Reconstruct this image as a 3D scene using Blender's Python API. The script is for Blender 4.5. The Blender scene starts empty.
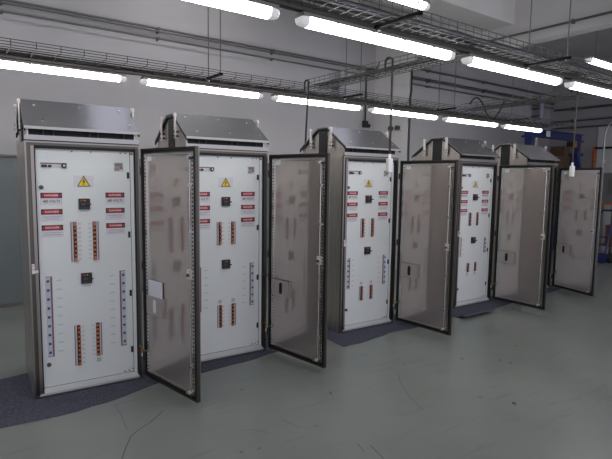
import bpy, math, random
from mathutils import Vector, Matrix
random.seed(7)
S = bpy.context.scene
COL = S.collection
PI = math.pi

# ------------------------------------------------------------------ materials
def nodes(name):
    m = bpy.data.materials.new(name); m.use_nodes = True
    nt = m.node_tree; b = nt.nodes['Principled BSDF']
    return m, nt, b

def mat(name, col, rough=.5, metal=0., spec=.5, coat=0., var=0., vscale=8., emit=None, estr=0., alpha=1.):
    m, nt, b = nodes(name)
    b.inputs['Base Color'].default_value = (*col, 1)
    b.inputs['Roughness'].default_value = rough
    b.inputs['Metallic'].default_value = metal
    b.inputs['Specular IOR Level'].default_value = spec
    b.inputs['Coat Weight'].default_value = coat
    if emit:
        b.inputs['Emission Color'].default_value = (*emit, 1)
        b.inputs['Emission Strength'].default_value = estr
    if var > 0:
        tc = nt.nodes.new('ShaderNodeTexCoord'); n = nt.nodes.new('ShaderNodeTexNoise')
        n.inputs['Scale'].default_value = vscale; n.inputs['Detail'].default_value = 5
        r = nt.nodes.new('ShaderNodeValToRGB')
        r.color_ramp.elements[0].position = .3; r.color_ramp.elements[1].position = .7
        r.color_ramp.elements[0].color = (*[c*(1-var) for c in col], 1)
        r.color_ramp.elements[1].color = (*[min(1, c*(1+var)) for c in col], 1)
        nt.links.new(tc.outputs['Object'], n.inputs['Vector'])
        nt.links.new(n.outputs['Fac'], r.inputs['Fac'])
        nt.links.new(r.outputs['Color'], b.inputs['Base Color'])
    return m

def brushed(name, col, r0, r1, scl=(90, 90, 1.5), bump=.03, aniso=.4):
    m, nt, b = nodes(name)
    b.inputs['Base Color'].default_value = (*col, 1)
    b.inputs['Metallic'].default_value = 1
    b.inputs['Anisotropic'].default_value = aniso
    tc = nt.nodes.new('ShaderNodeTexCoord'); mp = nt.nodes.new('ShaderNodeMapping')
    mp.inputs['Scale'].default_value = scl
    n = nt.nodes.new('ShaderNodeTexNoise'); n.inputs['Scale'].default_value = 1.0; n.inputs['Detail'].default_value = 4
    mr = nt.nodes.new('ShaderNodeMapRange')
    mr.inputs['To Min'].default_value = r0; mr.inputs['To Max'].default_value = r1
    bp = nt.nodes.new('ShaderNodeBump'); bp.inputs['Strength'].default_value = bump; bp.inputs['Distance'].default_value = .002
    L = nt.links.new
    L(tc.outputs['Object'], mp.inputs['Vector']); L(mp.outputs['Vector'], n.inputs['Vector'])
    L(n.outputs['Fac'], mr.inputs['Value']); L(mr.outputs['Result'], b.inputs['Roughness'])
    L(n.outputs['Fac'], bp.inputs['Height']); L(bp.outputs['Normal'], b.inputs['Normal'])
    return m

M = {}
M['steel'] = brushed('brushed_steel', (.56, .515, .475), .22, .36)
M['steel_frame'] = brushed('frame_steel', (.29, .26, .235), .25, .40)
M['steel_dark'] = brushed('dark_steel', (.11, .10, .09), .28, .42)
M['steel_inner'] = brushed('door_inner_steel', (.58, .515, .485), .03, .07, scl=(60, 60, 2), bump=.0, aniso=.1)
def hazy(m, col, rough, fac):
    nt = m.node_tree; b = nt.nodes['Principled BSDF']; out = nt.nodes['Material Output']
    c = nt.nodes.new('ShaderNodeBsdfPrincipled'); c.inputs['Base Color'].default_value = (*col, 1); c.inputs['Metallic'].default_value = .8; c.inputs['Roughness'].default_value = rough
    mx = nt.nodes.new('ShaderNodeMixShader'); mx.inputs[0].default_value = fac
    nt.links.new(b.outputs[0], mx.inputs[1]); nt.links.new(c.outputs[0], mx.inputs[2]); nt.links.new(mx.outputs[0], out.inputs['Surface'])
hazy(M['steel_inner'], (.60, .535, .505), .42, .66)
M['steel_roof'] = brushed('roof_steel', (.43, .43, .46), .16, .22, scl=(2, 80, 80), bump=.01, aniso=.1)
hazy(M['steel_roof'], (.42, .42, .44), .55, .42)
hazy(M['steel'], (.60, .55, .51), .55, .4)
M['cornice'] = brushed('cornice_steel', (.34, .33, .325), .30, .42)
M['steel_bright'] = mat('bright_steel', (.75, .74, .72), .25, 1)
M['pocket'] = mat('pocket_steel', (.50, .45, .425), .38, .55)
M['zinc'] = mat('zinc_plate', (.78, .73, .69), .45, .25, var=.1, vscale=40)
M['galv'] = mat('galvanised_wire', (.15, .145, .14), .6, .3)
M['galv_dull'] = mat('dull_wire', (.06, .058, .056), .7, .1, .2)
M['rail'] = mat('grey_rail', (.17, .155, .14), .55, .3, var=.1)
M['panel'] = mat('panel_paint', (.76, .785, .78), .42, 0, .4, var=.015, vscale=3)
M['sill'] = mat('sill_paint', (.50, .52, .52), .42)
M['black'] = mat('black_plastic', (.012, .012, .013), .45)
M['gap'] = mat('black_gasket_and_gap_shade', (.008, .008, .008), .7)
M['white'] = mat('white_plastic', (.85, .85, .85), .5)
M['sticker'] = mat('label_stock', (.70, .665, .72), .45)
M['grey'] = mat('grey_plastic', (.42, .42, .43), .5)
M['lgrey'] = mat('light_grey_plastic', (.60, .60, .62), .5)
M['mauve'] = mat('mauve_strip', (.23, .10, .13), .5)
M['red'] = mat('sign_red', (.40, .012, .03), .4)
M['pink'] = mat('sign_lettering', (.85, .70, .66), .4)
M['yellow'] = mat('sign_yellow', (.80, .58, .01), .4)
M['orange'] = mat('orange_toggle', (.66, .15, .035), .4)
M['blue'] = mat('blue_toggle', (.03, .06, .36), .4)
M['ink'] = mat('grey_ink', (.07, .07, .075), .5)
M['faint'] = mat('faint_tag', (.60, .61, .62), .5)
M['olive'] = mat('plate_olive', (.22, .20, .16), .5)
M['rose'] = mat('plate_rose', (.34, .25, .24), .5)
M['paper'] = mat('paper', (.80, .79, .88), .8)
M['earth'] = mat('earth_wire_green', (.10, .22, .05), .5)
M['strut'] = mat('strut_black', (.010, .010, .010), .9, 0, .1)
M['cord'] = mat('cord_black', (.015, .015, .017), .5)
M['pipe'] = mat('pipe_grey', (.15, .145, .145), .45, .5)
M['pipe_l'] = mat('pipe_light', (.55, .56, .58), .35, .6)
M['duct'] = mat('duct_bluegrey', (.32, .33, .40), .4, .2)
M['crane'] = mat('crane_blue', (.022, .034, .14), .4, var=.12, vscale=6)
M['hoist'] = mat('hoist_orange', (.50, .16, .03), .4)
M['rack'] = mat('rack_orange', (.62, .13, .03), .45)
M['card'] = mat('cardboard', (.19, .115, .075), .8, var=.15, vscale=5)
M['wood'] = mat('brown_wood', (.14, .075, .05), .6, var=.2, vscale=5)
M['machine'] = mat('machine_grey', (.16, .165, .165), .5)
M['white_wall'] = mat('white_panel', (.80, .80, .80), .7)
M['housing'] = mat('light_housing', (.26, .24, .22), .5)
M['cap'] = mat('clear_end_cap', (.80, .81, .82), .15, 0, .8, emit=(1, .99, .98), estr=.25)
M['tube'] = mat('lit_diffuser', (.9, .9, .9), .3, emit=(1, .985, .97), estr=15.5)
M['tube_hi'] = M['tube']

# wall: pale grey paint above 2 m, blue-grey gloss paint below
def wall_mat():
    m, nt, b = nodes('wall_paint')
    g = nt.nodes.new('ShaderNodeNewGeometry'); sx = nt.nodes.new('ShaderNodeSeparateXYZ')
    cmp = nt.nodes.new('ShaderNodeMath'); cmp.operation = 'GREATER_THAN'; cmp.inputs[1].default_value = 2.0
    n = nt.nodes.new('ShaderNodeTexNoise'); n.inputs['Scale'].default_value = 1.2; n.inputs['Detail'].default_value = 6
    ra = nt.nodes.new('ShaderNodeValToRGB'); rb = nt.nodes.new('ShaderNodeValToRGB')
    for r, c in ((ra, (.165, .19, .20)), (rb, (.43, .42, .435))):
        r.color_ramp.elements[0].position = .3; r.color_ramp.elements[1].position = .7
        r.color_ramp.elements[0].color = (*[k*.96 for k in c], 1)
        r.color_ramp.elements[1].color = (*[k*1.04 for k in c], 1)
    mx = nt.nodes.new('ShaderNodeMix'); mx.data_type = 'RGBA'
    L = nt.links.new
    L(g.outputs['Position'], sx.inputs[0]); L(sx.outputs['Z'], cmp.inputs[0]); L(g.outputs['Position'], n.inputs['Vector'])
    L(n.outputs['Fac'], ra.inputs['Fac']); L(n.outputs['Fac'], rb.inputs['Fac'])
    L(cmp.outputs[0], mx.inputs['Factor']); L(ra.outputs['Color'], mx.inputs['A']); L(rb.outputs['Color'], mx.inputs['B'])
    L(mx.outputs['Result'], b.inputs['Base Color'])
    mr = nt.nodes.new('ShaderNodeMapRange'); mr.inputs['To Min'].default_value = .4; mr.inputs['To Max'].default_value = .75
    L(cmp.outputs[0], mr.inputs['Value']); L(mr.outputs['Result'], b.inputs['Roughness'])
    return m
M['wall'] = wall_mat()
M['concrete'] = mat('painted_concrete', (.74, .72, .71), .8, var=.05, vscale=1.5)
M['ceil'] = mat('ceiling_grey', (.60, .59, .58), .85, var=.05, vscale=1.5)

def floor_mat():
    m, nt, b = nodes('epoxy_floor')
    L = nt.links.new
    g = nt.nodes.new('ShaderNodeNewGeometry')
    n1 = nt.nodes.new('ShaderNodeTexNoise'); n1.inputs['Scale'].default_value = .8; n1.inputs['Detail'].default_value = 7
    r1 = nt.nodes.new('ShaderNodeValToRGB')
    r1.color_ramp.elements[0].position = .3; r1.color_ramp.elements[1].position = .7
    r1.color_ramp.elements[0].color = (.165, .183, .170, 1); r1.color_ramp.elements[1].color = (.235, .252, .238, 1)
    # worn scuffs: stretched noise, thresholded thin
    mp = nt.nodes.new('ShaderNodeMapping'); mp.inputs['Rotation'].default_value = (0, 0, .5); mp.inputs['Scale'].default_value = (1.2, 9, 1)
    n2 = nt.nodes.new('ShaderNodeTexNoise'); n2.inputs['Scale'].default_value = 1.6; n2.inputs['Detail'].default_value = 8; n2.inputs['Roughness'].default_value = .7
    r2 = nt.nodes.new('ShaderNodeValToRGB')
    r2.color_ramp.elements[0].position = .30; r2.color_ramp.elements[0].color = (.62, .60, .57, 1)
    r2.color_ramp.elements[1].position = .44; r2.color_ramp.elements[1].color = (1, 1, 1, 1)
    # dark specks
    v = nt.nodes.new('ShaderNodeTexVoronoi'); v.inputs['Scale'].default_value = 3.0
    r3 = nt.nodes.new('ShaderNodeValToRGB')
    r3.color_ramp.elements[0].position = .035; r3.color_ramp.elements[0].color = (.35, .35, .33, 1)
    r3.color_ramp.elements[1].position = .06; r3.color_ramp.elements[1].color = (1, 1, 1, 1)
    a = nt.nodes.new('ShaderNodeMix'); a.data_type = 'RGBA'; a.blend_type = 'MULTIPLY'; a.inputs['Factor'].default_value = .6
    c = nt.nodes.new('ShaderNodeMix'); c.data_type = 'RGBA'; c.blend_type = 'MULTIPLY'; c.inputs['Factor'].default_value = .7
    for t in (n1, v): L(g.outputs['Position'], t.inputs['Vector'])
    L(g.outputs['Position'], mp.inputs['Vector']); L(mp.outputs['Vector'], n2.inputs['Vector'])
    L(n1.outputs['Fac'], r1.inputs['Fac']); L(n2.outputs['Fac'], r2.inputs['Fac']); L(v.outputs['Distance'], r3.inputs['Fac'])
    L(r1.outputs['Color'], a.inputs['A']); L(r2.outputs['Color'], a.inputs['B'])
    L(a.outputs['Result'], c.inputs['A']); L(r3.outputs['Color'], c.inputs['B'])
    L(c.outputs['Result'], b.inputs['Base Color'])
    mr = nt.nodes.new('ShaderNodeMapRange'); mr.inputs['To Min'].default_value = .22; mr.inputs['To Max'].default_value = .38
    L(n1.outputs['Fac'], mr.inputs['Value']); L(mr.outputs['Result'], b.inputs['Roughness'])
    b.inputs['Specular IOR Level'].default_value = .45
    return m
M['floor'] = floor_mat()
M['crack'] = mat('floor_crack', (.085, .09, .083), .7)

def felt_mat():
    m, nt, b = nodes('navy_felt')
    tc = nt.nodes.new('ShaderNodeTexCoord'); n = nt.nodes.new('ShaderNodeTexNoise')
    n.inputs['Scale'].default_value = 55; n.inputs['Detail'].default_value = 8
    r = nt.nodes.new('ShaderNodeValToRGB')
    r.color_ramp.elements[0].position = .3; r.color_ramp.elements[1].position = .7
    r.color_ramp.elements[0].color = (.055, .057, .078, 1); r.color_ramp.elements[1].color = (.115, .118, .155, 1)
    bp = nt.nodes.new('ShaderNodeBump'); bp.inputs['Strength'].default_value = .5; bp.inputs['Distance'].default_value = .004
    L = nt.links.new
    L(tc.outputs['Object'], n.inputs['Vector']); L(n.outputs['Fac'], r.inputs['Fac']); L(r.outputs['Color'], b.inputs['Base Color'])
    L(n.outputs['Fac'], bp.inputs['Height']); L(bp.outputs['Normal'], b.inputs['Normal'])
    b.inputs['Roughness'].default_value = .95; b.inputs['Specular IOR Level'].default_value = .1
    return m
M['felt'] = felt_mat()

# ------------------------------------------------------------------ mesh builder
_text = {}
def text_geo(s, bold=0.0):
    if s in _text: return _text[s]
    cu = bpy.data.curves.new('lettering', 'FONT'); cu.body = s; cu.align_x = 'CENTER'; cu.align_y = 'CENTER'; cu.resolution_u = 2; cu.offset = .02
    o = bpy.data.objects.new('lettering', cu); COL.objects.link(o)
    dg = bpy.context.evaluated_depsgraph_get(); dg.update()
    me = o.evaluated_get(dg).to_mesh()
    vs = [tuple(v.co) for v in me.vertices]; fs = [tuple(p.vertices) for p in me.polygons]
    o.evaluated_get(dg).to_mesh_clear()
    bpy.data.objects.remove(o); bpy.data.curves.remove(cu)
    _text[s] = (vs, fs); return vs, fs

class MB:
    def __init__(s): s.v = []; s.f = []; s.m = []; s.mats = []; s.sm = []
    def mi(s, k):
        if k not in s.mats: s.mats.append(k)
        return s.mats.index(k)
    def add(s, vs, fs, k, smooth=False):
        o = len(s.v); s.v += [tuple(v) for v in vs]
        for f in fs: s.f.append([i+o for i in f]); s.m.append(s.mi(k)); s.sm.append(smooth)
        return s
    def box(s, x0, x1, y0, y1, z0, z1, k):
        vs = [(x, y, z) for z in (z0, z1) for y in (y0, y1) for x in (x0, x1)]
        return s.add(vs, [(0, 2, 3, 1), (4, 5, 7, 6), (0, 1, 5, 4), (2, 6, 7, 3), (0, 4, 6, 2), (1, 3, 7, 5)], k)
    def bar(s, p, q, w, h, k, up=(0, 0, 1)):
        p = Vector(p); q = Vector(q); t = (q-p).normalized(); u = Vector(up)
        if abs(t.dot(u)) > .95: u = Vector((0, 1, 0))
        a = t.cross(u).normalized()*(w/2); b = a.cross(t).normalized()*(h/2)
        vs = [c+i*a+j*b for c in (p, q) for i, j in ((-1, -1), (1, -1), (1, 1), (-1, 1))]
        return s.add(vs, [(0, 3, 2, 1), (4, 5, 6, 7), (0, 1, 5, 4), (1, 2, 6, 5), (2, 3, 7, 6), (3, 0, 4, 7)], k)
    def tube(s, pts, r, k, n=8, cap=True):
        pts = [Vector(p) for p in pts]; vs = []; fs = []
        a = None
        for i, p in enumerate(pts):
            t = (pts[min(i+1, len(pts)-1)]-pts[max(i-1, 0)]).normalized()
            if a is None:
                ref = Vector((0, 0, 1)) if abs(t.z) < .9 else Vector((1, 0, 0))
                a = t.cross(ref).normalized()
            else:
                a = (a-t*a.dot(t)).normalized()
            b = t.cross(a)
            for j in range(n):
                th = 2*PI*j/n; vs.append(p+a*r*math.cos(th)+b*r*math.sin(th))
        for i in range(len(pts)-1):
            for j in range(n):
                j2 = (j+1) % n
                fs.append((i*n+j, i*n+j2, (i+1)*n+j2, (i+1)*n+j))
        s.add(vs, fs, k, n > 5)
        if cap:
            L = (len(pts)-1)*n
            s.add(vs[:n], [tuple(range(n))[::-1]], k); s.add(vs[L:], [tuple(range(n))], k)
        return s
    def cyl(s, p, q, r, k, n=12): return s.tube([p, q], r, k, n)
    def prism(s, poly, d, k):
        # poly: list of 3D points, extruded by vector d
        n = len(poly); d = Vector(d); a = [Vector(p) for p in poly]; vs = a+[p+d for p in a]
        fs = [tuple(range(n))[::-1], tuple(range(n, 2*n))]+[(i, (i+1) % n, n+(i+1) % n, n+i) for i in range(n)]
        return s.add(vs, fs, k)
    def text(s, str_, cx, y, cz, size, k, sx=1.0):
        vs, fs = text_geo(str_)
        return s.add([(cx+v[0]*size*sx, y, cz+v[1]*size) for v in vs], fs, k)
    def build(s, name, parent=None, bevel=0, loc=None, fix=True):
        me = bpy.data.meshes.new(name); me.from_pydata(s.v, [], s.f)
        for k in s.mats: me.materials.append(M[k])
        me.polygons.foreach_set('material_index', s.m); me.polygons.foreach_set('use_smooth', s.sm)
        me.update()
        if fix and not getattr(s, 'flat', False):
            import bmesh
            bm = bmesh.new(); bm.from_mesh(me); bmesh.ops.recalc_face_normals(bm, faces=bm.faces); bm.to_mesh(me); bm.free()
        o = bpy.data.objects.new(name, me); COL.objects.link(o)
        if parent: o.parent = parent
        if loc: o.location = loc
        if bevel:
            b = o.modifiers.new('bevel', 'BEVEL'); b.width = bevel; b.segments = 2; b.limit_method = 'ANGLE'; b.angle_limit = math.radians(40)
        return o

def tag(o, label, cat, group=None, kind=None):
    o['label'] = label; o['category'] = cat
    if group: o['group'] = group
    if kind: o['kind'] = kind
    return o
def thing(name, loc, label, cat, group=None, rz=0):
    o = bpy.data.objects.new(name, None); COL.objects.link(o); o.empty_display_size = .1
    o.location = loc; o.rotation_euler = (0, 0, rz)
    return tag(o, label, cat, group)
def struct(mb, name, label=None, bevel=0):
    o = mb.build(name, bevel=bevel); o['kind'] = 'structure'
    if label: o['label'] = label
    return o

# ------------------------------------------------------------------ camera
CAMP = Vector((-.5223, -4.2905, 1.7679))
yaw, pt, rl = math.radians(-35.9066), math.radians(-5.8341), math.radians(.8461)
fw = Vector((-math.sin(yaw)*math.cos(pt), math.cos(yaw)*math.cos(pt), math.sin(pt)))
rt = Vector((math.cos(yaw), math.sin(yaw), 0)); up = rt.cross(fw)
rt2 = rt*math.cos(rl)+up*math.sin(rl); up2 = -rt*math.sin(rl)+up*math.cos(rl)
cam = bpy.data.cameras.new('camera'); cam.sensor_width = 36; cam.lens = 503.62/612*36; cam.clip_start = .05
co = bpy.data.objects.new('camera', cam); COL.objects.link(co)
co.matrix_world = Matrix(((rt2.x, up2.x, -fw.x, CAMP.x), (rt2.y, up2.y, -fw.y, CAMP.y), (rt2.z, up2.z, -fw.z, CAMP.z), (0, 0, 0, 1)))
S.camera = co

# ------------------------------------------------------------------ the room
WY, WX = 3.35, 13.4           # back wall, right wall
XL, YF, ZC = -5.0, -9.0, 4.9
fl = MB(); fl.box(XL, WX, YF, WY, -.1, 0, 'floor')
def strip(pts, w):
    for i in range(len(pts)-1):
        a, b = Vector((*pts[i], 0)), Vector((*pts[i+1], 0)); t = (b-a).normalized(); n = Vector((-t.y, t.x, 0))*w/2
        fl.add([(p.x, p.y, .0006) for p in (a-n, b-n, b+n, a+n)], [(0, 1, 2, 3)], 'crack')
strip([(.315, -1.204), (.378, -1.075), (.447, -.952), (.528, -.89), (.625, -.833), (.757, -.714)], .007)
strip([(.488, -.411), (.479, -.604), (.449, -.854)], .003)
strip([(2.78, -1.196), (2.661, -1.334), (2.519, -1.56), (2.446, -1.732), (2.418, -1.817)], .004)
strip([(1.43, -1.342), (1.464, -1.509)], .004)
strip([(1.719, -1.96), (1.676, -2.135)], .006)
strip([(1.66, -1.90), (1.63, -2.0)], .005)
strip([(3.13, -2.13), (3.09, -2.16)], .03)
strip([(2.02, -1.15), (2.0, -1.2)], .012)
strip([(3.9, -1.5), (3.86, -1.52)], .014)
strip([(1.1, -1.3), (1.2, -1.36), (1.24, -1.44)], .003)
strip([(3.62, -1.25), (3.60, -1.29)], .016)
struct(fl, 'floor', 'glossy grey-green painted floor with fine cracks')

struct(MB().box(XL-.1, WX+.1, WY, WY+.1, 0, ZC, 'wall'), 'wall_back')
struct(MB().box(WX, WX+.1, YF, WY, 0, ZC, 'wall'), 'wall_right')
struct(MB().box(XL-.1, XL, YF, WY, 0, ZC, 'wall'), 'wall_left')
cm = MB(); SKY = [(-3.6, -2.2), (1.10, 2.25), (4.7, 5.9)]; SY0, SY1 = 1.15, 2.15
cm.box(XL-.1, WX+.1, YF, SY0, ZC, ZC+.1, 'ceil').box(XL-.1, WX+.1, SY1, WY+.1, ZC, ZC+.1, 'ceil')
xs = [XL-.1]+[v for p in SKY for v in p]+[WX+.1]
for a, c in zip(xs[::2], xs[1::2]): cm.box(a, c, SY0, SY1, ZC, ZC+.1, 'ceil')
for a, c in SKY: cm.box((a+c)/2-.04, (a+c)/2+.04, SY0, SY1, ZC, ZC+.08, 'ceil')
struct(cm, 'ceiling', 'grey ceiling with a row of roof lights over the back of the hall')
bx = 6.67
struct(MB().box(bx, bx+.22, YF, WY, 3.84, ZC, 'concrete'), 'trim_1', 'pale concrete ceiling beam running out from the back wall pier')
struct(MB().box(bx, bx+.04, 2.42, WY, 0, 3.84, 'concrete'), 'trim_2', 'pale concrete pier standing out from the back wall')
xb = MB(); xb.box(XL, bx, .32, .85, 4.14, ZC, 'concrete')
struct(xb, 'trim_3', 'pale concrete ceiling beam running along the row of cabinets')
bb = MB(); bb.box(XL, WX, WY-.012, WY, 0, .05, 'rail')
struct(bb, 'baseboard_back')
dr = MB(); dr.box(XL, bx, WY-.03, WY, 1.985, 2.015, 'rail')
struct(dr, 'trim_4', 'thin grey rail along the top of the lower wall paint')

# ------------------------------------------------------------------ cabinets
W, WD, D, H = .842, .785, .847, 2.012
RY1, RY2, RZ, EZ = .3276, .5089, 2.356, 2.119

def gable(x0, x1, k, mb):
    mb.prism([(x0, .034, H), (x0, D-.004, H), (x0, D-.004, EZ-.03), (x0, RY2, RZ-.022), (x0, RY1, RZ-.022), (x0, .034, EZ-.008)], (x1-x0, 0, 0), k)

def danger_label(parent, x0, x1, z0, z1, kind):
    mb = MB(); y = .0435; h = z1-z0
    mb.box(x0, x1, y-.0012, y, z0, z1, 'sticker')
    zt = z1; zb = z1-.042
    mb.box(x0, x1, y-.0022, y-.0012, zb, zt, 'black')
    cx = (x0+x1)/2; cz = (zb+zt)/2; a = (x1-x0)/2-.006; b = .0175
    pts = []
    for i in range(24):
        th = 2*PI*i/24; pts.append((cx+a*math.copysign(abs(math.cos(th))**.7, math.cos(th)), y-.0022, cz+b*math.copysign(abs(math.sin(th))**.7, math.sin(th))))
    mb.prism(pts, (0, -.0008, 0), 'red')
    mb.text('DANGER', cx, y-.0034, cz, .0195, 'pink', 1.25)
    if kind == 0:
        mb.text('480 VOLTS', cx, y-.0016, z0+.026, .030, 'ink', .85)
    else:
        for zz, f in ((z0+.033, .80), (z0+.017, .62 if kind == 1 else .85)):
            w = (x1-x0)*f/2
            mb.box(cx-w, cx+w, y-.0016, y-.0012, zz-.003, zz+.003, 'grey')
    t = .0012
    for (a0, a1, c0, c1) in ((x0, x1, z0, z0+t), (x0, x0+t, z0, zb), (x1-t, x1, z0, zb)):
        mb.box(a0, a1, y-.0016, y-.0012, c0, c1, 'grey')
    return mb.build('danger_label', parent)

def breaker_strip(root, x0, x1, z0, z1, n, mirror=False, tagpos=None, big=True):
    """black slot of breakers with orange toggles, a terminal rail on its outer side"""
    y = .0435; w = x1-x0
    X = (lambda t: x0+t*w) if not mirror else (lambda t: x1-t*w)
    def bx_(mb, a, b, y0, y1, c, d, k):
        p, q_ = sorted((X(a), X(b))); return mb.box(p, q_, y0, y1, c, d, k)
    mb = MB()
    bx_(mb, 0, 1, y-.001, y, z0, z1, 'grey')
    bx_(mb, 0, .13, y-.004, y-.001, z0, z1, 'mauve')
    bx_(mb, .16, .42, y-.003, y-.001, z0+.004, z1-.004, 'lgrey')
    bx_(mb, .42, .96, y-.002, y-.001, z0, z1, 'gap')
    for i in range(n):     # faint circuit tags beside the slot
        zz = z0+(i+.5)*(z1-z0)/n
        bx_(mb, 1.25, 1.7, y-.0008, y, zz-.006, zz+.006, 'faint')
    if tagpos:
        zt = z1+.035 if tagpos > 0 else z0-.035
        bx_(mb, .2, 1.0, y-.001, y, zt-.02, zt+.02, 'faint')
        bx_(mb, .25, .95, y-.0014, y-.001, zt+.004, zt+.012, 'grey'); bx_(mb, .25, .95, y-.0014, y-.001, zt-.012, zt-.004, 'grey')
    st = mb.build('breaker_strip', root)
    hgt = (z1-z0)/n
    for i in range(n):
        c0, c1 = z0+i*hgt+.001, z0+(i+1)*hgt-.001; b = MB()
        bx_(b, .44, .94, y-.014, y-.002, c0, c1, 'black')
        full = big and (i == n-1 or i == 0)
        if full:
            bx_(b, .48, .92, y-.022, y-.0145, c0+.001, c1-.001, 'orange')
            for k in range(1, 4):
                zz = c0+(c1-c0)*k/4
                bx_(b, .50, .90, y-.0226, y-.022, zz-.002, zz+.002, 'rose')
        else:
            bx_(b, .56, .98, y-.024, y-.0145, (c0+c1)/2-hgt*.21, (c0+c1)/2+hgt*.21, 'orange')
        b.build('circuit_breaker', st, bevel=0)
    return st

def blue_strip(root, x0, x1, z0, z1, n, inner_right, toggles=True):
    y = .0435; mb = MB()
    mb.box(x0, x1, y-.0015, y, z0, z1, 'lgrey')
    mx0, mx1 = (x1-.012, x1) if inner_right else (x0, x0+.012)
    mb.box(mx0, mx1, y-.004, y-.0015, z0, z1, 'mauve')
    mb.box(x0, x1, y-.0035, y-.0015, z1-.004, z1, 'ink')
    if toggles: mb.box(x0, x1, y-.0035, y-.0015, z0, z0+.004, 'ink')
    c = (x0+mx0)/2 if inner_right else (mx1+x1)/2
    tx = x1+.03 if inner_right else x0-.03-.05
    for i in range(n):
        zz = z0+(i+.5)*(z1-z0)/n
        mb.box(tx, tx+.04, y-.0008, y, zz-.005, zz+.005, 'faint')
    st = mb.build('terminal_strip', root)
    st['label'] = 'grey terminal strip with small blue switches'
    if toggles:
        for i in range(n):
            zz = z0+(i+.5)*(z1-z0)/n
            b = MB(); b.box(c-.014, c+.014, y-.006, y-.0015, zz-.030, zz+.030, 'lgrey')
            b.box(c-.009, c+.009, y-.012, y-.006, zz-.009, zz+.009, 'blue'); b.build('blue_switch', st)

def rotary_switch(root, x0, x1, z0, z1):
    y = .0435
    b = MB(); b.box(x0, x1, y-.022, y, z0, z1, 'black')
    b.box(x0+.012, x0+.034, y-.0226, y-.022, z1-.020, z1-.010, 'red'); b.box(x0+.040, x0+.050, y-.0226, y-.022, z1-.018, z1-.012, 'yellow')
    b.box(x0+.012, x1-.012, y-.0226, y-.022, z0+.010, z0+.016, 'ink')
    s = b.build('switch', root, bevel=.003)
    cx, cz = (x0+x1)/2, (z0+z1)/2-.004
    b = MB(); b.box(cx-.025, cx+.012, y-.034, y-.0225, cz-.008, cz+.010, 'ink'); b.box(cx+.0, cx+.045, y-.046, y-.034, cz-.005, cz+.008, 'black')
    b.build('switch_handle', s, bevel=.002)

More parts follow.
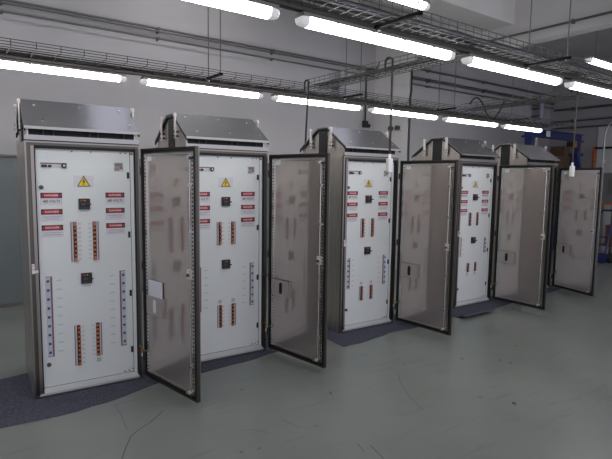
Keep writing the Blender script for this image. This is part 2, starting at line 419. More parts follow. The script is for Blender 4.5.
def cabinet(x, y, th, ang, label, cfg):
    root = thing('electrical_cabinet', (x, y, .005), label, 'cabinet', 'steel switchboard cabinets in the row', math.radians(th))
    # shell: two sides, back, top, floor
    b = MB(); T = .012
    b.box(0, T, .03, D, 0, H, 'steel_dark' if cfg.get('dark_side') else 'steel').box(W-T, W, .03, D, 0, H, 'steel').box(T, W-T, D-T, D, 0, H, 'steel')
    b.box(T, W-T, .03, D-T, H-T, H, 'steel').box(T, W-T, .03, D-T, 0, T, 'steel')
    b.build('cabinet_body', root)
    b = MB()      # front frame ring: outer lip, sunk gasket channel, inner lip
    b.box(0, .012, 0, .03, 0, H, 'steel_frame').box(.012, .040, .014, .03, .012, H-.012, 'steel_dark').box(.040, .062, .004, .03, .03, H-.034, 'steel_frame')
    b.box(W-.010, W, 0, .03, 0, H, 'steel_frame').box(W-.030, W-.010, .006, .03, .012, H-.012, 'steel_dark')
    b.box(.012, W-.010, 0, .03, H-.012, H, 'steel_frame').box(.012, W-.010, .012, .03, H-.030, H-.012, 'steel_dark')
    b.box(.012, W-.010, 0, .03, 0, .012, 'steel_frame').box(.040, W-.030, .004, .03, .012, .028, 'sill')
    b.box(.062, .071, .012, .05, .028, H-.03, 'gap').box(W-.038, W-.030, .012, .05, .028, H-.03, 'gap')
    b.box(.071, W-.038, .014, .05, H-.050, H-.03, 'gap')
    b.build('door_frame', root)
    # painted mounting panel with rim and sill
    b = MB()
    b.box(.072, .772, .0435, .05, .062, H-.052, 'panel')
    b.box(.776, W-.039, .036, .05, .030, H-.052, 'panel')
    b.box(.772, .776, .044, .05, .03, H-.052, 'ink')
    b.prism([(.072, .010, .029), (.072, .042, .058), (.072, .05, .058), (.072, .05, .029)], (W-.039-.072, 0, 0), 'sill')
    b.box(.072, .776, .044, .05, .057, .063, 'ink')
    for px in (.33, .47, .70, .74): b.cyl((px, .0437, 1.944), (px, .040, 1.944), .006, 'ink', 8)
    for px in (.775, .79): b.cyl((px, .037, 1.94), (px, .034, 1.94), .007, 'black', 8)
    for px, pz in ((.70, .075), (.735, .078), (.765, .088), (.775, .062)): b.cyl((px, .0437, pz), (px, .038, pz), .006, 'ink', 8)
    fp = b.build('front_panel', root); fp['label'] = 'pale grey painted front panel behind the open door'
    dl = cfg.get('dx', 0)
    kinds = (0, 1, 2)
    for (x0, x1) in ((.098, .250), (.574, .724)):
        for k, zt in enumerate((1.62, 1.492, 1.367)):
            danger_label(fp, x0, x1, zt-.094, zt, k)
    b = MB(); y = .0435       # electric shock warning sign
    b.box(.336, .488, y-.001, y, 1.662, 1.757, 'sticker')
    tri = lambda c, r: [(c[0]-r*.95, c[1]-r*.55), (c[0]+r*.95, c[1]-r*.55), (c[0], c[1]+r*1.1)]
    for r, k, yy in ((.054, 'black', -.0015), (.043, 'yellow', -.0022)):
        b.prism([(px, y+yy, pz) for px, pz in tri((.412, 1.698), r)], (0, .0006, 0), k)
    bolt = [(.414, 1.732), (.400, 1.704), (.411, 1.706), (.404, 1.684), (.400, 1.686), (.408, 1.678), (.413, 1.688), (.409, 1.686), (.424, 1.714), (.412, 1.711), (.420, 1.730)]
    b.prism([(px, y-.0028, pz) for px, pz in bolt], (0, .0005, 0), 'black')
    b.build('warning_sign', fp)
    b = MB()      # meter and selector strip
    b.box(.105, .292, y-.002, y, 1.812, 1.852, 'lgrey').box(.105, .292, y-.0035, y-.002, 1.843, 1.852, 'mauve')
    b.box(.112, .150, y-.012, y-.002, 1.818, 1.832, 'black').box(.118, .128, y-.014, y-.002, 1.826, 1.838, 'black').box(.138, .146, y-.014, y-.002, 1.826, 1.838, 'black')
    b.box(.158, .182, y-.012, y-.002, 1.818, 1.834, 'black').box(.19, .25, y-.003, y-.002, 1.822, 1.838, 'faint')
    b.cyl((.270, y-.002, 1.831), (.270, y-.016, 1.831), .019, 'black', 16); b.cyl((.270, y-.016, 1.831), (.270, y-.018, 1.831), .009, 'lgrey', 10)
    cs = b.build('selector_strip', root)
    b = MB()      # data plate
    b.box(.644, .722, y-.002, y, 1.793, 1.868, 'lgrey').box(.652, .714, y-.0026, y-.002, 1.838, 1.862, 'olive')
    b.box(.65, .69, y-.0026, y-.002, 1.800, 1.826, 'rose').box(.692, .716, y-.0026, y-.002, 1.812, 1.836, 'olive').box(.655, .712, y-.0026, y-.002, 1.829, 1.835, 'ink')
    b.build('data_plate', fp)
    for px, pz in ((.757, 1.763), (.757, 1.264), (.759, .76), (.761, .262)):
        MB().box(px-.009, px+.009, y-.008, y, pz-.026, pz+.026, 'black').build('panel_clip', fp)
    for px, pz in ((.106, 1.662), (.114, .247)):
        MB().cyl((px, y, pz), (px, y-.012, pz), .016, 'ink', 14).build('panel_lock', fp)
    rotary_switch(root, .368, .450, 1.486, 1.572); rotary_switch(root, .370, .450, .880, .966)
    u0, u1, un = cfg['upper']; l0, l1, ln = cfg['lower']
    sh = cfg.get('sx', 0)
    breaker_strip(root, .303+sh, .349+sh, u0, u1, un, False, None, cfg.get('big', True)); breaker_strip(root, .468, .514, u0, u1-.002, un, True, None, cfg.get('big', True))
    breaker_strip(root, .307+sh, .353+sh, l0, l1, ln, False, cfg.get('tag'), False)
    breaker_strip(root, .472, .518, l0+cfg.get('lo', 0), l1, max(2, ln-(1 if cfg.get('lo', 0) > .04 else 0)), True, cfg.get('tag2', cfg.get('tag')), False)
    b0, b1, bn = cfg['blue']
    blue_strip(root, .109, .157, b0, b1, bn, True, cfg.get('bluel', True))
    c0, c1, cn = cfg.get('bluer', cfg['blue']); blue_strip(root, .670, .718, c0, c1, cn, False)
    # catch on the left frame
    b = MB(); b.box(.016, .036, -.014, .014, 1.00, 1.075, 'zinc').cyl((.026, -.014, 1.05), (.026, -.026, 1.05), .009, 'steel_bright', 10).box(.036, .060, -.010, .004, 1.005, 1.025, 'zinc')
    b.build('door_catch', root)
    # cornice, gables, vent, roof
    b = MB(); b.box(0, W, -.008, .012, H+.008, H+.044, 'cornice').box(.0, W, -.004, .01, H, H+.008, 'gap')
    b.box(.033, W-.033, .03, .034, H, EZ-.01, 'gap')  # dark plate puts the shade of the eave gap into colour
    b.build('cornice', root)
    MB().box(0, W, D-.012, D+.004, H, H+.046, 'cornice').build('cornice', root)
    for x0 in (.022, W-.032):
        b = MB(); gable(x0, x0+.010, 'steel', b); b.build('roof_gable', root)
    for x0, x1 in ((.014, .022), (W-.022, W-.014)):
        b = MB()
        b.box(x0, x1, RY1+.012, RY2-.012, H+.004, RZ-.024, 'gap')
        for k in range(12): b.box(x0-.001 if x0 < .1 else x0, x1 if x0 < .1 else x1+.001, RY1+.012, RY2-.012, H+.02+k*.026, H+.026+k*.026, 'black')
        v = b.build('roof_vent', root); v['label'] = 'black louvred vent up the middle of the gable'
    t = .012; prof = [(-.028, EZ), (RY1, RZ), (RY2, RZ), (D+.028, EZ)]
    b = MB(); n = len(prof)
    outer = [(0, py, pz) for py, pz in prof]; inner = [(0, py, pz-t) for py, pz in prof][::-1]
    b.prism(outer+inner, (W, 0, 0), 'steel_roof')
    b.box(0, W, -.032, -.027, EZ-.020, EZ+.001, 'cornice')
    rf = b.build('roof', root); rf['label'] = 'sloping stainless rain roof with a flat ridge'
    for x0, x1 in ((0, .012), (W-.012, W)):  # black strip below the roof sheet at each end
        b = MB()
        for (a, c) in zip(prof[:-1], prof[1:]):
            b.prism([(x0, a[0], a[1]-t-.0005), (x0, c[0], c[1]-t-.0005), (x0, c[0], c[1]-t-.026), (x0, a[0], a[1]-t-.026)], (x1-x0, 0, 0), 'gap')
        rt_ = b.build('roof_edge_strip', rf); rt_['label'] = 'black strip under the roof edge'
    sl = Vector((0, RY1+.028, RZ-EZ)).normalized(); nr = Vector((0, -sl.z, sl.y))
    for f, xs in ((.80, (.095, .43, .745)), (.22, (.13, .46, .78))):
        for xx in xs:
            p = Vector((xx, -.028, EZ))+sl*f*math.hypot(RY1+.028, RZ-EZ)
            MB().cyl(p, p+nr*.010, .010, 'steel_bright', 8).build('bolt', rf)
    for xx in (.13, .20, .46, .52, .72):
        MB().cyl((xx, .02, H+.046), (xx, .02, EZ+.012), .010, 'black', 8).build('roof_standoff', root)
    for sx in (0, 1):
        for yy in (.235, .625):
            x0, x1 = (-.016, -.006) if sx == 0 else (W+.006, W+.016)
            xin = .022 if sx == 0 else W-.022
            b = MB(); b.box(x0, x1, yy-.020, yy+.020, 2.11, 2.345, 'zinc')
            b.cyl(((x0+x1)/2-.012, yy, 2.326), ((x0+x1)/2+.012, yy, 2.326), .016, 'zinc', 12)
            lg = b.build('lifting_lug', root, bevel=.002); lg['label'] = 'pale zinc lifting bracket bolted to the gable'
            for zz in (2.135, 2.175):
                MB().cyl((x0-.006 if sx == 0 else x1+.006, yy, zz), (xin, yy, zz), .009, 'ink', 8).build('bolt', lg)
    # ---------------- door, built closed along -x from the hinge, then swung open
    dz0, dz1 = .034, 1.984
    b = MB()
    b.box(-WD, 0, -.035, -.027, dz0, dz1, 'steel_frame')
    for (a0, a1, c0, c1) in ((-.014, 0, dz0, dz1), (-WD, -WD+.014, dz0, dz1), (-WD+.014, -.014, dz0, dz0+.014), (-WD+.014, -.014, dz1-.014, dz1)):
        b.box(a0, a1, -.027, 0, c0, c1, 'steel_dark')
    for (a0, a1, c0, c1) in ((-.034, -.014, dz0+.014, dz1-.014), (-WD+.014, -WD+.034, dz0+.014, dz1-.014), (-WD+.034, -.034, dz0+.014, dz0+.034), (-WD+.034, -.034, dz1-.034, dz1-.014)):
        b.box(a0, a1, -.027, -.004, c0, c1, 'gap')
    b.box(-WD+.034, -.034, -.027, -.018, dz0+.034, dz1-.034, 'steel_inner')
    door = b.build('door', root); door['label'] = 'open stainless door with a black gasket round its inner face'
    door.location = (W+.004, -.026, 0); door.rotation_euler = (0, 0, math.radians(ang))
    for (u0, u1) in ((-.068, -.040), (-WD+.040, -WD+.068)):
        b = MB(); b.box(u0, u1, -.018, -.008, dz0+.045, dz1-.045, 'steel_bright')
        c = (u0+u1)/2; k = 0; z = dz0+.07
        while z < dz1-.07:
            b.box(c-.006, c+.006, -.008, -.0072, z-.008, z+.008, 'gap'); z += .030
        b.build('perforated_rail', door)
    MB().box(-WD+.07, -.07, -.018, -.010, dz1-.056, dz1-.040, 'steel_bright').build('stiffener', door)
    MB().box(-WD+.07, -.07, -.018, -.010, dz0+.040, dz0+.056, 'steel').build('stiffener', door)
    b = MB(); ur = -.700
    b.cyl((ur, -.004, .07), (ur, -.004, 1.93), .007, 'steel_bright', 8)
    for zz in (.30, .70, 1.35, 1.70): b.box(ur-.014, ur+.014, -.018, .004, zz-.01, zz+.01, 'steel_bright')
    lr = b.build('lock_rod', door)
    b = MB(); b.box(ur-.022, ur+.018, -.018, .014, .985, 1.06, 'zinc').cyl((ur-.005, .014, 1.02), (ur-.005, .030, 1.02), .012, 'ink', 10)
    b.build('lock_case', lr)
    for zz in (.085, 1.905):
        b = MB(); b.box(ur-.012, ur+.030, -.018, .006, zz-.012, zz+.012, 'zinc').cyl((ur+.03, -.01, zz), (ur+.03, .014, zz), .013, 'steel_bright', 10).cyl((ur-.02, -.01, zz-.005), (ur-.02, .012, zz-.005), .011, 'ink', 10)
        b.build('latch_roller', lr)
    # document pocket with its slot
    b = MB(); b.box(-.310, -.066, -.018, .000, .600, .604, 'pocket').box(-.310, -.306, -.018, .0, .604, .760, 'pocket').box(-.070, -.066, -.018, .0, .604, .760, 'pocket')
    b.box(-.310, -.066, .000, .004, .600, .760, 'pocket')
    pts = []
    for i in range(20):
        th_ = 2*PI*i/20; pts.append((-.190+.022*math.cos(th_), .0041, .680+(.036 if math.sin(th_) > 0 else -.036)+.022*math.sin(th_)))
    b.prism(pts, (0, .0012, 0), 'paper' if cfg.get('paper') else 'gap')
    pk = b.build('document_pocket', door); pk['label'] = 'steel document pocket with an oval slot'
    MB().box(-.150, -.078, -.0178, -.0168, 1.885, 1.945, 'white').box(-.150, -.078, -.0172, -.0164, 1.935, 1.950, 'ink').build('rating_sticker', door)
    for zz in (.20, 1.0, 1.80):
        b = MB(); b.cyl((W+.010, -.012, zz-.035), (W+.010, -.012, zz+.035), .010, 'black', 10); b.build('hinge', root)
    # earth lead and tag at the hinge side
    b = MB(); pts = []
    for i in range(13):
        f = i/12; pts.append((W-.03+.075*f, -.006-.085*math.sin(PI*f*.75), .30-.035*math.sin(PI*f)))
    b.tube(pts, .0045, 'earth', 6); e = b.build('earth_lead', root); e['label'] = 'green and yellow earth lead'
    b = MB(); b.box(W-.014, W-.004, -.010, 0, .20, .23, 'white').box(W-.014, W-.004, -.010, 0, .23, .265, 'orange'); t_ = b.build('cable_tag', root); t_['label'] = 'orange and white tag'
    return root, door

full = dict(upper=(1.066, 1.387, 9), lower=(.200, .538, 9), blue=(.309, .960, 9))
CABS = [
    (-.005, .025, -2.82, 104.0, 'tall stainless cabinet nearest the camera, sheet of paper in its door pocket', dict(full, lo=.055, tag2=-1, paper=True)),
    (1.266, .036, -1.8, 101.0, 'tall stainless cabinet second from the left, standing half behind the nearest open door', dict(upper=(1.112, 1.335, 6), lower=(.302, .524, 6), blue=(.482, .914, 6), tag=1, sx=.015)),
    (3.105, .022, -1.03, 95.0, 'tall stainless cabinet in the middle of the row, its left side bare to view', dict(upper=(1.083, 1.303, 6), lower=(.333, .503, 5), blue=(.49, .852, 6), tag=1)),
    (5.145, .028, -.43, 91.2, 'tall stainless cabinet fourth from the left, with the shortest rows of orange breakers', dict(upper=(1.128, 1.315, 4), lower=(.470, .600, 3), blue=(.70, .972, 4), bluer=(.722, .945, 4), bluel=False, tag=-1, big=False, sx=-.015)),
    (6.800, .035, -1.37, 75.17, 'tall stainless cabinet farthest away at the right end, in front of the blue gantry', dict(upper=(1.128, 1.315, 4), lower=(.470, .600, 3), blue=(.70, .972, 4), bluel=False, big=False)),
]
doors = []
for i, (x, y, th, ang, lab, cfg) in enumerate(CABS):
    r, dd = cabinet(x, y, th, ang, lab, cfg); doors.append((r, dd, th, ang, x, y))

# folded paper standing in the first door's pocket
r, dd, th, ang, x, y = doors[0]
A = math.radians(th+ang); c_, s_ = math.cos(math.radians(th)), math.sin(math.radians(th)); hx, hy = x+(W+.004)*c_+.026*s_, y+(W+.004)*s_-.026*c_
b = MB(); b.box(-.295, -.080, -.010, -.006, .607, .892, 'paper').box(-.292, -.083, -.0055, -.003, .607, .885, 'paper')
o = b.build('paper_sheet'); o.location = (hx, hy, .005); o.rotation_euler = (0, 0, A)
tag(o, 'white folded sheet of paper sticking out of the nearest door pocket', 'paper')

# felt mats under the cabinets
def felt(pts, label, curl=None):
    n = len(pts); vs = []; fs = []
    # subdivide outline, gentle ragged edge
    out = []
    for i in range(n):
        a, c = Vector(pts[i]), Vector(pts[(i+1) % n]); k = max(2, int((c-a).length/.12))
        for j in range(k):
            p = a.lerp(c, j/k)
            if j: p = p+Vector((random.uniform(-.006, .006), random.uniform(-.012, .012)))
            out.append(p)
    mb = MB(); top = [(p.x, p.y, .0045) for p in out]; bot = [(p.x, p.y, .0008) for p in out]; m = len(out)
    mb.add(top+bot, [tuple(range(m)), tuple(range(m, 2*m))[::-1]]+[(i, (i+1) % m, m+(i+1) % m, m+i) for i in range(m)], 'felt')
    if curl:
        (ax, ay), (cx, cy) = curl
        a = Vector((ax, ay)); c = Vector((cx, cy)); t = (c-a).normalized(); nn = Vector((t.y, -t.x)); pr = []
        P = [(-.02, .0046), (.0, .014), (.025, .034), (.055, .044), (.085, .036), (.085, .040), (.055, .049), (.022, .040), (-.005, .02), (-.03, .0048)]
        mb.prism([(a.x+nn.x*u, a.y+nn.y*u, z) for u, z in P], (c.x-a.x, c.y-a.y, 0), 'felt')
    o = mb.build('felt_mat'); tag(o, label, 'mat', 'navy felt mats under the cabinets'); return o
felt([(-.85, -.36), (-.27, -.34), (.10, -.37), (.46, -.33), (.72, -.25), (.98, -.18), (1.13, -.12), (1.13, .70), (.6, .72), (-.19, .63), (-.85, .60)], 'dark navy felt mat under the nearest cabinet, reaching out of the left edge')
felt([(1.16, -.22), (1.30, -.19), (1.75, -.16), (2.20, -.09), (2.42, -.02), (2.42, .90), (1.16, .92)], 'dark navy felt strip under the second cabinet from the left')
felt([(2.90, .25), (2.84, -.36), (3.2, -.34), (3.6, -.27), (4.12, -.30), (4.25, -.05), (4.22, .95), (2.95, .97)], 'dark navy felt mat under the middle cabinet, pointed front corner')
felt([(4.80, -.32), (5.3, -.33), (6.15, -.24), (6.30, -.06), (6.25, .92), (4.95, .95)], 'dark felt mat under the fourth cabinet, with a curled front corner', curl=((4.81, -.325), (5.45, -.325)))
felt([(6.72, -.12), (7.3, -.16), (7.85, -.12), (7.85, .95), (6.72, .97)], 'dark felt mat under the farthest cabinet')

# ------------------------------------------------------------------ lights
def light(x0, x1, y, z, label, group, rods=False, h=.072):
    root = thing('fluorescent_light', ((x0+x1)/2, y, z), label, 'ceiling light', group)
    L = (x1-x0)/2; e = .075
    def sec(u, s=1.0):   # rounded trough section, open to below
        w, hh = .047*s, h*.5*s
        return [(u, -w, hh*.6), (u, -w, -hh*.1), (u, -w*.75, -hh*.75), (u, -w*.3, -hh), (u, w*.3, -hh), (u, w*.75, -hh*.75), (u, w, -hh*.1), (u, w, hh*.6)]
    b = MB(); b.prism(sec(-L+e), (2*L-2*e, 0, 0), 'tube'); b.build('diffuser', root)
    for s in (-1, 1):
        b = MB(); secs = [(L-e, 1), (L-e*.6, .99), (L-e*.25, .88), (L-.004, .6)]; vs = []; fs = []
        for u, k in secs: vs += sec(s*u, k)
        for i in range(3):
            for j in range(8): fs.append((i*8+j, i*8+(j+1) % 8, (i+1)*8+(j+1) % 8, (i+1)*8+j))
        fs.append(tuple(range(24, 32))); b.add(vs, fs, 'cap'); b.build('end_cap', root)
    b = MB(); b.box(-L+.02, L-.02, -.05, .05, h*.301, h*.30+.026, 'housing'); b.build('housing', root, bevel=.004)
    for u in (-L*.62, -L*.2, L*.2, L*.62):
        b = MB(); b.box(u-.011, u+.011, -.056, .056, h*.22, h*.31, 'housing'); b.build('clip', root)
    b = MB(); zt = h*.30+.026
    if rods:
        for u in (-L*.7, L*.7): MB().cyl((u, 0, zt), (u, 0, ZC-z-.001), .005, 'pipe', 6).build('suspension_rod', root)
    else:
        for u in (-L*.8, L*.8): MB().box(u-.02, u+.02, -.02, .02, zt, zt+.010, 'housing').build('mounting_bracket', root)
    return root
pos = ['leftmost', 'second from the left', 'third from the left', 'fourth from the left', 'fifth from the left', 'sixth and last at the right']
for k in range(-1, 6):  # the first fixture is unseen, added to brighten the left side
    j0 = 1.225+1.70*(k-1)
    light(j0+.075, j0+(1.63 if k < 5 else 1.45), 1.37, 2.80, 'lit tube light of the far row, '+pos[k] if k >= 0 else 'added tube light continuing the far row beyond the left edge', 'far row of tube lights')
for k in range(-1, 4):  # starts with an added fixture out of view, lighting the left wall
    j0 = 1.345+1.742*(k-1)
    light(j0+.075, j0+1.67, -1.47, 2.80, 'large lit tube light of the near row, '+('cut off by the top of the frame', 'middle of the picture', 'right of the picture centre', 'cut off by the right edge')[k] if k >= 0 else 'added tube light continuing the near row beyond the left edge', 'near row of tube lights')
light(2.15, 3.79, -.5, 3.60, 'small piece of lit tube light at the top edge above the near tray', 'high tube lights', True)
light(7.30, 8.93, -.5, 3.57, 'lit tube light hung high at the right edge beyond the beam', 'high tube lights', True)
for k, (x0, y0) in enumerate(((-3.6, -.5), (-.9, -.5), (3.2, -4.6), (4.4, -7.2))):  # unseen fixtures added to brighten the upper walls and the cabinet fronts
    light(x0, x0+1.63, y0, 3.60, 'added high tube light outside the picture, '+('at the far left', 'above the nearest cabinet', 'over the open floor', 'at the front of the hall')[k], 'high tube lights', True)
for x0, l in ((-1.7, 'above the near left corner of the row'), (1.7, 'above the gap between the first two cabinets')):  # two unseen fixtures added to lift the top of the back wall
    light(x0, x0+1.6, 2.2, 4.62, 'added tube light under the ceiling '+l, 'added ceiling tube lights', True)
# ------------------------------------------------------------------ wire trays, rails, hangers
def wire_tray(name, axis, a0, a1, c0, c1, z, hgt, label, r=.0038, step=.10, n=6, k='galv'):
    mb = MB()
    P = (lambda a, c, zz: (a, c, zz)) if axis == 'x' else (lambda a, c, zz: (c, a, zz))
    for i in range(n):
        c = c0+(c1-c0)*i/(n-1); mb.tube([P(a0, c, z), P(a1, c, z)], r, k, 5)
    for c in (c0, c1):
        for h in (hgt*.5, hgt): mb.tube([P(a0, c, z+h), P(a1, c, z+h)], r, k, 5)
    a = a0+.03
    while a < a1-.02:
        mb.tube([P(a, c0, z+hgt), P(a, c0, z-.006), P(a, c1, z-.006), P(a, c1, z+hgt)], r*.9, k, 4)
        a += step
    o = mb.build(name); return tag(o, label, 'cable tray', 'wire cable trays')
TZ = 2.885
wire_tray('wire_cable_tray', 'x', -4.6, 9.62, .90, 1.325, TZ, .05, 'wire mesh cable tray over the far row of tube lights', n=5, step=.2, k='galv_dull')
wire_tray('wire_cable_tray', 'x', -4.6, 9.0, -1.73, -1.51, TZ, .085, 'wire mesh cable tray over the near row of large tube lights', .0042)
wire_tray('wire_cable_tray', 'y', -1.435, .89, 3.18, 3.48, TZ, .08, 'wire mesh cable tray crossing between both light rows, left of the picture centre')
wire_tray('wire_cable_tray', 'y', -1.435, .89, 6.22, 6.52, TZ, .08, 'wire mesh cable tray crossing between both light rows at the right')
def rail(x0, x1, y, label, z0=2.859, z1=2.912):
    b = MB(); b.box(x0, x1, y-.030, y-.026, z0, z1, 'rail').box(x0, x1, y+.026, y+.030, z0, z1, 'rail').box(x0, x1, y-.026, y+.026, z1-.004, z1, 'rail')
    tag(b.build('support_rail'), label, 'rail', 'support rails of the lights')
rail(-4.6, 9.7, 1.37, 'grey steel rail carrying the far row of tube lights')
rail(-4.6, 9.0, -1.47, 'grey steel rail carrying the near row of large tube lights')
# cables lying in the trays
def cable(name, pts, r, k, label, cat, group=None):
    b = MB(); b.tube(pts, r, k, 8); return tag(b.build(name), label, cat, group)
def wob(x0, x1, y, z, n=40, a=.012):
    return [(x0+(x1-x0)*i/n, y+random.uniform(-a, a), z+random.uniform(0, a*.4)) for i in range(n+1)]
cable('blue_conduit', [(-.5, -1.62, TZ+.03), (5.0, -1.62, TZ+.03)], .02, 'duct', 'blue-grey conduit lying in the near wire tray', 'conduit')
for k, yy in enumerate((-1.69, -1.56)):
    cable('tray_cable', wob(-.5, 8.9, yy, TZ+.018), .010, 'cord', 'black cables lying along the near wire tray', 'cable', 'cables in the near tray')
for k, yy in enumerate((1.30,)):
    cable('tray_cable', wob(-1.1, 9.6, yy, TZ+.018), .010, 'cord', 'black cable lying along the far wire tray', 'cable')
for k, xx in enumerate((3.24, 3.32)):
    p = [(q[1]+0, q[0], q[2]) for q in wob(-1.35, .78, xx, TZ+.018, 16)]
    cable('tray_cable', p, .011, 'cord', 'black cables lying along the crossing tray left of centre', 'cable', 'cables in the left crossing tray')
p = [(q[1], q[0], q[2]) for q in wob(-1.35, .78, 6.35, TZ+.018, 16)]
cable('tray_cable', p, .012, 'cord', 'black cable lying along the crossing tray at the right', 'cable')

def hanger(x, y0, y1, z, top, label, group):
    root = thing('tray_hanger', (x, (y0+y1)/2, z), label, 'hanger', group)
    h = (y1-y0)/2
    MB().box(-.016, .016, -h-.03, h+.03, -.034, -.012, 'strut').build('strut', root)
    for s in (-1, 1):
        b = MB(); b.cyl((0, s*h, -.045), (0, s*h, top-z-.001), .006, 'pipe', 6).cyl((0, s*h, -.052), (0, s*h, -.036), .014, 'pipe', 6); b.build('threaded_rod', root)
for x, l in ((1.97, 'left of the picture centre'), (3.98, 'just left of the concrete pier'), (5.90, 'right of the concrete pier'), (7.9, 'nearest its right end')):
    hanger(x, .76, 1.06, TZ+.002, ZC, 'black strut on rods under the far wire tray, '+l, 'hangers of the far tray')
for x, l in ((2.10, 'at the top edge of the picture'), (4.05, 'below the concrete beam'), (6.0, 'near the right edge')):
    hanger(x, -1.90, -1.53, TZ+.002, ZC, 'black strut on rods under the near wire tray, '+l, 'hangers of the near tray')

# pipes on the back wall
def pipe(pts, r, label, k='pipe', clamps=(), group='pipes along the back wall', wall=WY):
    root = thing('pipe', pts[0], label, 'pipe', group); o = Vector(pts[0])
    b = MB(); b.tube([Vector(p)-o for p in pts], r, k, 8); b.build('pipe_run', root)
    for c in clamps:
        c = Vector(c)-o; b = MB(); b.box(c.x-.010, c.x+.010, c.y-r-.008, wall-o.y-.0005, c.z-r-.003, c.z+r+.003, 'pipe'); b.build('wall_mount', root)
yp = WY-.09
cl = [x for x in (-1.8, .2, 2.2, 4.2, 6.2, 8.2, 10.2, 12.2)]
def wp(z, r, label, x0=XL+.01, x1=WX-.01, dz=0., k='pipe'):
    for (a, c) in ((x0, bx-.002), (bx+.042, x1)):
        if c-a > .5:
            pipe([(a, yp, z), (c, yp, z)], r, label+(' left of the pier' if a < bx else ' right of the pier'), k, [(x, yp, z) for x in cl if a+.1 < x < c-.1])
wp(3.935, .016, 'upper pipe of the thick pair on the back wall')
wp(3.895, .014, 'lower pipe of the thick pair on the back wall')
wp(3.79, .013, 'thin pipe below the pair on the back wall')
pipe([(bx+.042, yp, 4.12), (WX-.01, yp, 4.12)], .022, 'highest pipe on the back wall right of the pier', clamps=[(x, yp, 4.12) for x in (8.2, 10.2, 12.2)])
# pipes along the right wall, and along the beam
xr = WX-.09
for z, r, l in ((3.72, .03, 'upper'), (3.40, .022, 'middle'), (3.22, .022, 'lower')):
    root = thing('pipe', (xr, YF+.5, z), l+' of the pipes running along the right end wall', 'pipe', 'pipes along the right wall')
    MB().tube([(0, 0, 0), (0, WY-.15-YF-.5, 0)], r, 'pipe', 8).build('pipe_run', root)
    for yy in (3.2, 5.2, 7.2, 9.2, 11.2): MB().box(-.035, .0895, yy-.015, yy+.015, -.045, .045, 'pipe').build('wall_mount', root)
root = thing('pipe', (bx-.05, YF+.4, 3.965), 'thin dark pipe along the side of the pale ceiling beam', 'pipe')
MB().tube([(0, 0, 0), (0, 2.2-YF-.4, 0)], .016, 'pipe', 8).build('pipe_run', root)
for yy in (2.0, 5.0, 8.0, 10.5): MB().box(-.02, .0495, yy-.012, yy+.012, -.028, .028, 'pipe').build('wall_mount', root)
# conduit with junction box left of the pier
root = thing('wall_conduit', (6.40, WY-.03, 2.86), 'dark conduit running down the wall to a junction box left of the pier', 'conduit')
MB().tube([(.30, -.12, 1.30), (.24, -.03, 1.08), (.02, -.02, 1.06), (0, -.01, 1.0), (0, -.01, .06)], .016, 'black', 8).build('conduit', root)
MB().box(-.05, .05, -.05, .0295, -.07, .06, 'black').build('junction_box', root, bevel=.006)
MB().cyl((.10, -.02, -.03), (.10, .0295, -.03), .04, 'black', 12).build('cable_gland', root)
root = thing('pier_socket', (bx, 2.72, 2.74), 'pair of small round dark fittings on the side of the concrete pier', 'socket')
MB().box(-.03, -.0005, -.14, .14, -.05, .03, 'lgrey').build('back_plate', root)
for s in (-.09, .09): MB().cyl((-.09, s, .01), (-.03, s, .01), .045, 'ink', 12).build('socket', root)
cable('hanging_cable', [(bx+.02, 2.38, 3.80), (bx+.02, 2.38, 3.55), (bx+.03, 2.385, 3.42), (bx+.02, 2.398, 3.28), (bx+.02, 2.398, 1.2)], .020, 'black', 'dark cable running down the edge of the concrete pier', 'cable')
# vertical ducts
def duct(x, z0, z1, w, label, k='duct'):
    root = thing('vertical_duct', (x, WY, z0), label, 'duct', None)
    off = w/2+(.15 if z0 > 3 else .01)
    MB().tube([(0, -off, 0), (0, -off, z1-z0)], w/2, k, 16).build('duct_pipe', root)
    for zz in (.08, .28): MB().box(-w/2-.01, w/2+.01, -off-.02, -.0005, zz-.015, zz+.015, 'pipe').build('wall_mount', root)
duct(5.62, 3.18, 3.74, .13, 'short pale blue-grey vertical duct on the wall left of the pier')
duct(12.5, 3.42, 4.02, .16, 'short blue-grey vertical duct high up above the blue gantry')
duct(12.62, 2.2, 3.1, .11, 'silver vertical pipe on the back wall behind the blue gantry', 'pipe_l')

# hanging cords
def pendant(pts, label, sock):
    root = thing('pendant_cord', pts[-1], label, 'hanging cord', 'hanging cords'); o = Vector(pts[-1])
    MB().tube([Vector(p)-o for p in pts], .011, 'cord', 8).build('cord', root)
    if sock:
        b = MB(); b.box(-.028, .028, -.026, .026, -.155, -.012, 'white'); s = b.build('socket_body', root, bevel=.01); s['label'] = 'white plastic hanging socket'
        b = MB(); b.tube([(0, 0, -.014), (0, 0, .03)], .014, 'white', 10); b.build('cord_grip', root)
def loop(x, y, z, ytop, w, hgt):
    pts = []
    for i in range(11):
        th_ = PI*(1-i/10); pts.append((x, y+w/2-(w/2)*math.cos(PI-th_) - w/2, z+hgt*math.sin(th_)))
    return pts
def hangcord(x, y, zt, zb, lean=(0, 0), w=.10, up_=.16):
    pts = [(x, y+w, zt-.03), (x, y+w, zt+.02)]
    for i in range(9):
        th_ = PI*i/8; pts.append((x, y+w/2+w/2*math.cos(th_), zt+.05+up_*math.sin(th_)*.8))
    n = 10
    for i in range(1, n+1):
        f = i/n; pts.append((x+lean[0]*f, y+lean[1]*f, zt+.05+(zb-zt-.05)*f))
    return pts
pendant(hangcord(3.155, .78, TZ-.02, 2.02, (.10, .20), .08, .05), 'black cord looped over the crossing tray and hanging behind the middle cabinet', False)
pendant(hangcord(3.155, -.63, TZ+.0, 1.99, (0, 0), .10, .05), 'black cord hanging in front of the middle cabinet with a white socket on its end', True)
pendant(hangcord(6.195, -.94, TZ+.07, 1.99, (0, 0), .08, .06), 'black cord hanging at the right over the farthest door with a white socket', True)
pts = []
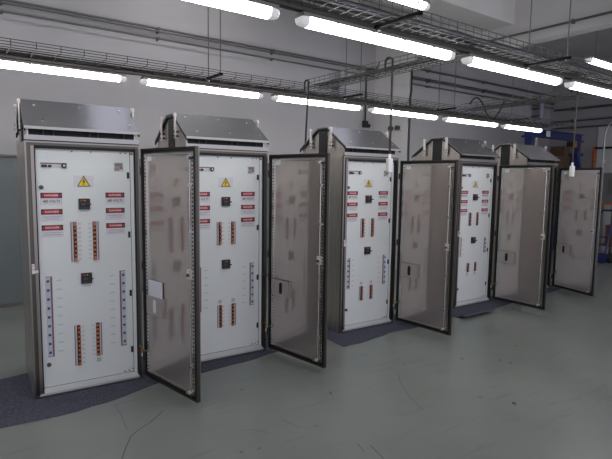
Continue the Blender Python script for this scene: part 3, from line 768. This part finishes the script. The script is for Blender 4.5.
for i in range(25):
    f = i/24; pts.append((6.19, .70-.60*f, TZ+.06-.02*f+(.09*math.sin(PI*f/.38) if f < .38 else -.25*math.sin(PI*(f-.38)/.62))))
cable('hanging_cable', pts, .011, 'cord', 'loose black cable sagging in an S beside the right crossing tray', 'cable')
# ------------------------------------------------------------------ far right corner
gy = 2.0
g = thing('gantry_crane', (11.2, gy, .0), 'blue gantry crane with an orange hoist, beyond the farthest cabinet', 'crane')
b = MB(); b.box(-1.25, 1.22, -.07, .07, 2.76, 2.78, 'crane').box(-1.25, 1.22, -.07, .07, 2.92, 2.94, 'crane').box(-1.25, 1.22, -.02, .02, 2.78, 2.92, 'crane'); b.build('crane_beam', g)
MB().box(-.52, -.36, -.074, -.0705, 2.79, 2.915, 'white').box(-.475, -.405, -.0765, -.074, 2.81, 2.895, 'grey').box(-.455, -.425, -.0775, -.0765, 2.83, 2.875, 'white').build('capacity_plate', g)
for sx in (-1.08, 1.02):
    b = MB(); b.box(sx-.07, sx+.07, -.07, .07, 2.2, 2.76, 'crane').box(sx-.15, sx+.15, -.11, .11, 2.40, 2.47, 'crane').box(sx-.15, sx+.15, -.11, .11, 2.74, 2.76, 'crane'); b.build('upper_post', g)
    b = MB(); b.box(sx-.05, sx+.05, -.05, .05, .2, 2.2, 'crane')
    for s in (-1, 1):
        b.bar((sx, s*.05, 2.35), (sx, s*.42, .2), .10, .10, 'crane'); b.bar((sx+s*.04, 0, 2.36), (sx+s*.32, 0, 1.95), .08, .08, 'crane')
    b.bar((sx, -.52, .17), (sx, .52, .17), .12, .12, 'crane'); b.build('leg_frame', g)
    for s in (-1, 1):
        b = MB(); b.cyl((sx-.03, s*.45, .06), (sx+.03, s*.45, .06), .06, 'black', 14); b.box(sx-.05, sx+.05, s*.45-.05, s*.45+.05, .08, .12, 'black'); b.build('castor', g)
b = MB(); b.box(.78, .90, -.08, .08, 2.60, 2.76, 'hoist').cyl((.76, 0, 2.67), (.95, 0, 2.67), .06, 'hoist', 14).cyl((.82, 0, 2.58), (.82, 0, 2.46), .012, 'ink', 8).box(.795, .845, -.03, .03, 2.36, 2.46, 'black'); b.box(.70, .78, -.08, .08, 2.62, 2.74, 'black'); h = b.build('hoist', g); h['label'] = 'orange chain hoist under the beam'

rk = thing('storage_rack', (12.85, 2.95, 0), 'grey storage rack by the back wall, mostly hidden behind the farthest cabinet', 'rack')
for sx in (-.55, .42):
    for sy in (-.27, .12): MB().box(sx-.025, sx+.025, sy-.025, sy+.025, 0, 2.06, 'machine').build('post', rk)
for z in (.35, 1.2, 2.06): MB().box(-.60, .46, -.30, .15, z, z+.03, 'machine').build('shelf', rk)
def box_(x, y, z, w, d_, h_, label, rz=0):
    o = thing('cardboard_box', (x, y, z), label, 'box', 'cardboard boxes on the rack', rz)
    MB().box(-w/2, w/2, -d_/2, d_/2, 0, h_, 'card').build('carton', o, bevel=.004)
    MB().box(-w/2, w/2, -.03, .03, h_, h_+.001, 'wood').build('tape', o)
box_(12.68, 2.85, 2.0905, .52, .40, .34, 'brown cardboard box behind the gantry, lower left of the two')
box_(13.12, 2.86, 2.0905, .30, .38, .30, 'small brown carton behind the gantry post')
box_(13.12, 2.86, 2.3925, .32, .38, .32, 'brown cardboard box stacked highest beside the gantry post')

struct(MB().box(WX-.03, WX-.0005, -6.0, 2.03, 0, 3.2, 'white_wall'), 'trim_5', 'white wall panel at the right edge')
f = thing('orange_frame', (WX-.30, 1.68, 0), 'orange upright with a dark crossbar by the right wall', 'rack')
b = MB(); b.box(-.03, .03, .27, .325, 0, 2.68, 'rack')
for k in range(22): b.box(-.031, .031, .285, .31, .2+k*.11, .23+k*.11, 'black')
u = b.build('upright', f); u['label'] = 'orange perforated upright'
MB().box(-.03, .03, -1.3, .2695, 2.61, 2.66, 'black').build('crossbar', f)
MB().box(-.04, .04, -1.39, -1.3005, 0, 2.68, 'rack').build('upright', f)
pp = thing('wall_pole', (WX-.40, 1.70, 0), 'pale vertical pole with a bright clamp beside the orange upright', 'pole')
b = MB(); b.tube([(0, 0, 0), (0, 0, 3.0), (.05, -.06, 3.2), (.25, -.16, 3.42)], .022, 'pipe_l', 8); b.build('pole', pp)
MB().box(-.04, .04, -.04, .04, 2.25, 2.32, 'white').build('clamp', pp, bevel=.006)

mc = thing('machine_cabinet', (12.2, .86, 0), 'dark grey machine unit half hidden behind the farthest open door', 'machine')
b = MB(); b.box(-.30, .30, -.45, .33, 1.30, 1.98, 'machine').box(-.31, .31, -.46, .34, 1.98, 2.01, 'pipe_l'); b.build('upper_unit', mc, bevel=.01)
MB().box(-.312, -.3005, -.40, .20, 1.50, 1.86, 'pipe').build('window', mc)
MB().box(-.34, .34, -.48, .36, 1.26, 1.30, 'rack').build('orange_shelf', mc)
for sx in (-.28, .28):
    for sy in (-.42, .30): MB().box(sx-.025, sx+.025, sy-.025, sy+.025, 0, 1.26, 'machine').build('leg', mc)
MB().box(-.30, .30, -.45, .33, .30, .33, 'wood').build('lower_shelf', mc)
o = thing('wooden_crate', (12.2, .80, .331), 'brown wooden crate on the lower shelf at the right edge', 'crate')
b = MB()
for k in range(4): b.box(-.22, .22, -.28, .28, k*.11, .11+k*.11-.004, 'wood')
b.build('crate_box', o)
MB().box(-.23, .23, -.29, .29, .436, .456, 'card').build('lid', o)
o = thing('hand_truck', (11.55, .92, 0), 'blue hand truck standing in front of the shelf at the right edge', 'cart')
b = MB()
for s in (-.16, .16): b.tube([(-.25, s, .18), (-.05, s, .75), (.08, s, 1.08)], .022, 'crane', 8)
b.tube([(.08, -.16, 1.08), (.11, -.1, 1.14), (.11, .1, 1.14), (.08, .16, 1.08)], .022, 'crane', 8)
for f_ in (.35, .65): b.bar((-.25+.2*f_, -.16, .18+.57*f_), (-.25+.2*f_, .16, .18+.57*f_), .03, .03, 'crane')
b.build('frame', o)
MB().box(-.45, -.22, -.2, .2, .02, .04, 'crane').build('toe_plate', o)
MB().box(-.26, -.22, -.2, .2, .03, .2, 'crane').build('heel', o)
for s in (-.24, .24): MB().cyl((-.16, s-.03, .11), (-.16, s+.03, .11), .11, 'black', 16).build('wheel', o)

# ------------------------------------------------------------------ light and view
w = bpy.data.worlds.new('overcast'); S.world = w; w.use_nodes = True
bg = w.node_tree.nodes['Background']; bg.inputs[0].default_value = (.86, .87, 1.0, 1); bg.inputs[1].default_value = 1.15
S.view_settings.view_transform = 'Standard'; S.view_settings.look = 'None'; S.view_settings.gamma = 1; S.view_settings.use_curve_mapping = False
S.view_settings.exposure = 0.15
S.cycles.use_denoising = True
S.cycles.max_bounces = 8; S.cycles.diffuse_bounces = 4; S.cycles.glossy_bounces = 4
S.cycles.sample_clamp_indirect = 8
S.cycles.caustics_reflective = False; S.cycles.caustics_refractive = False
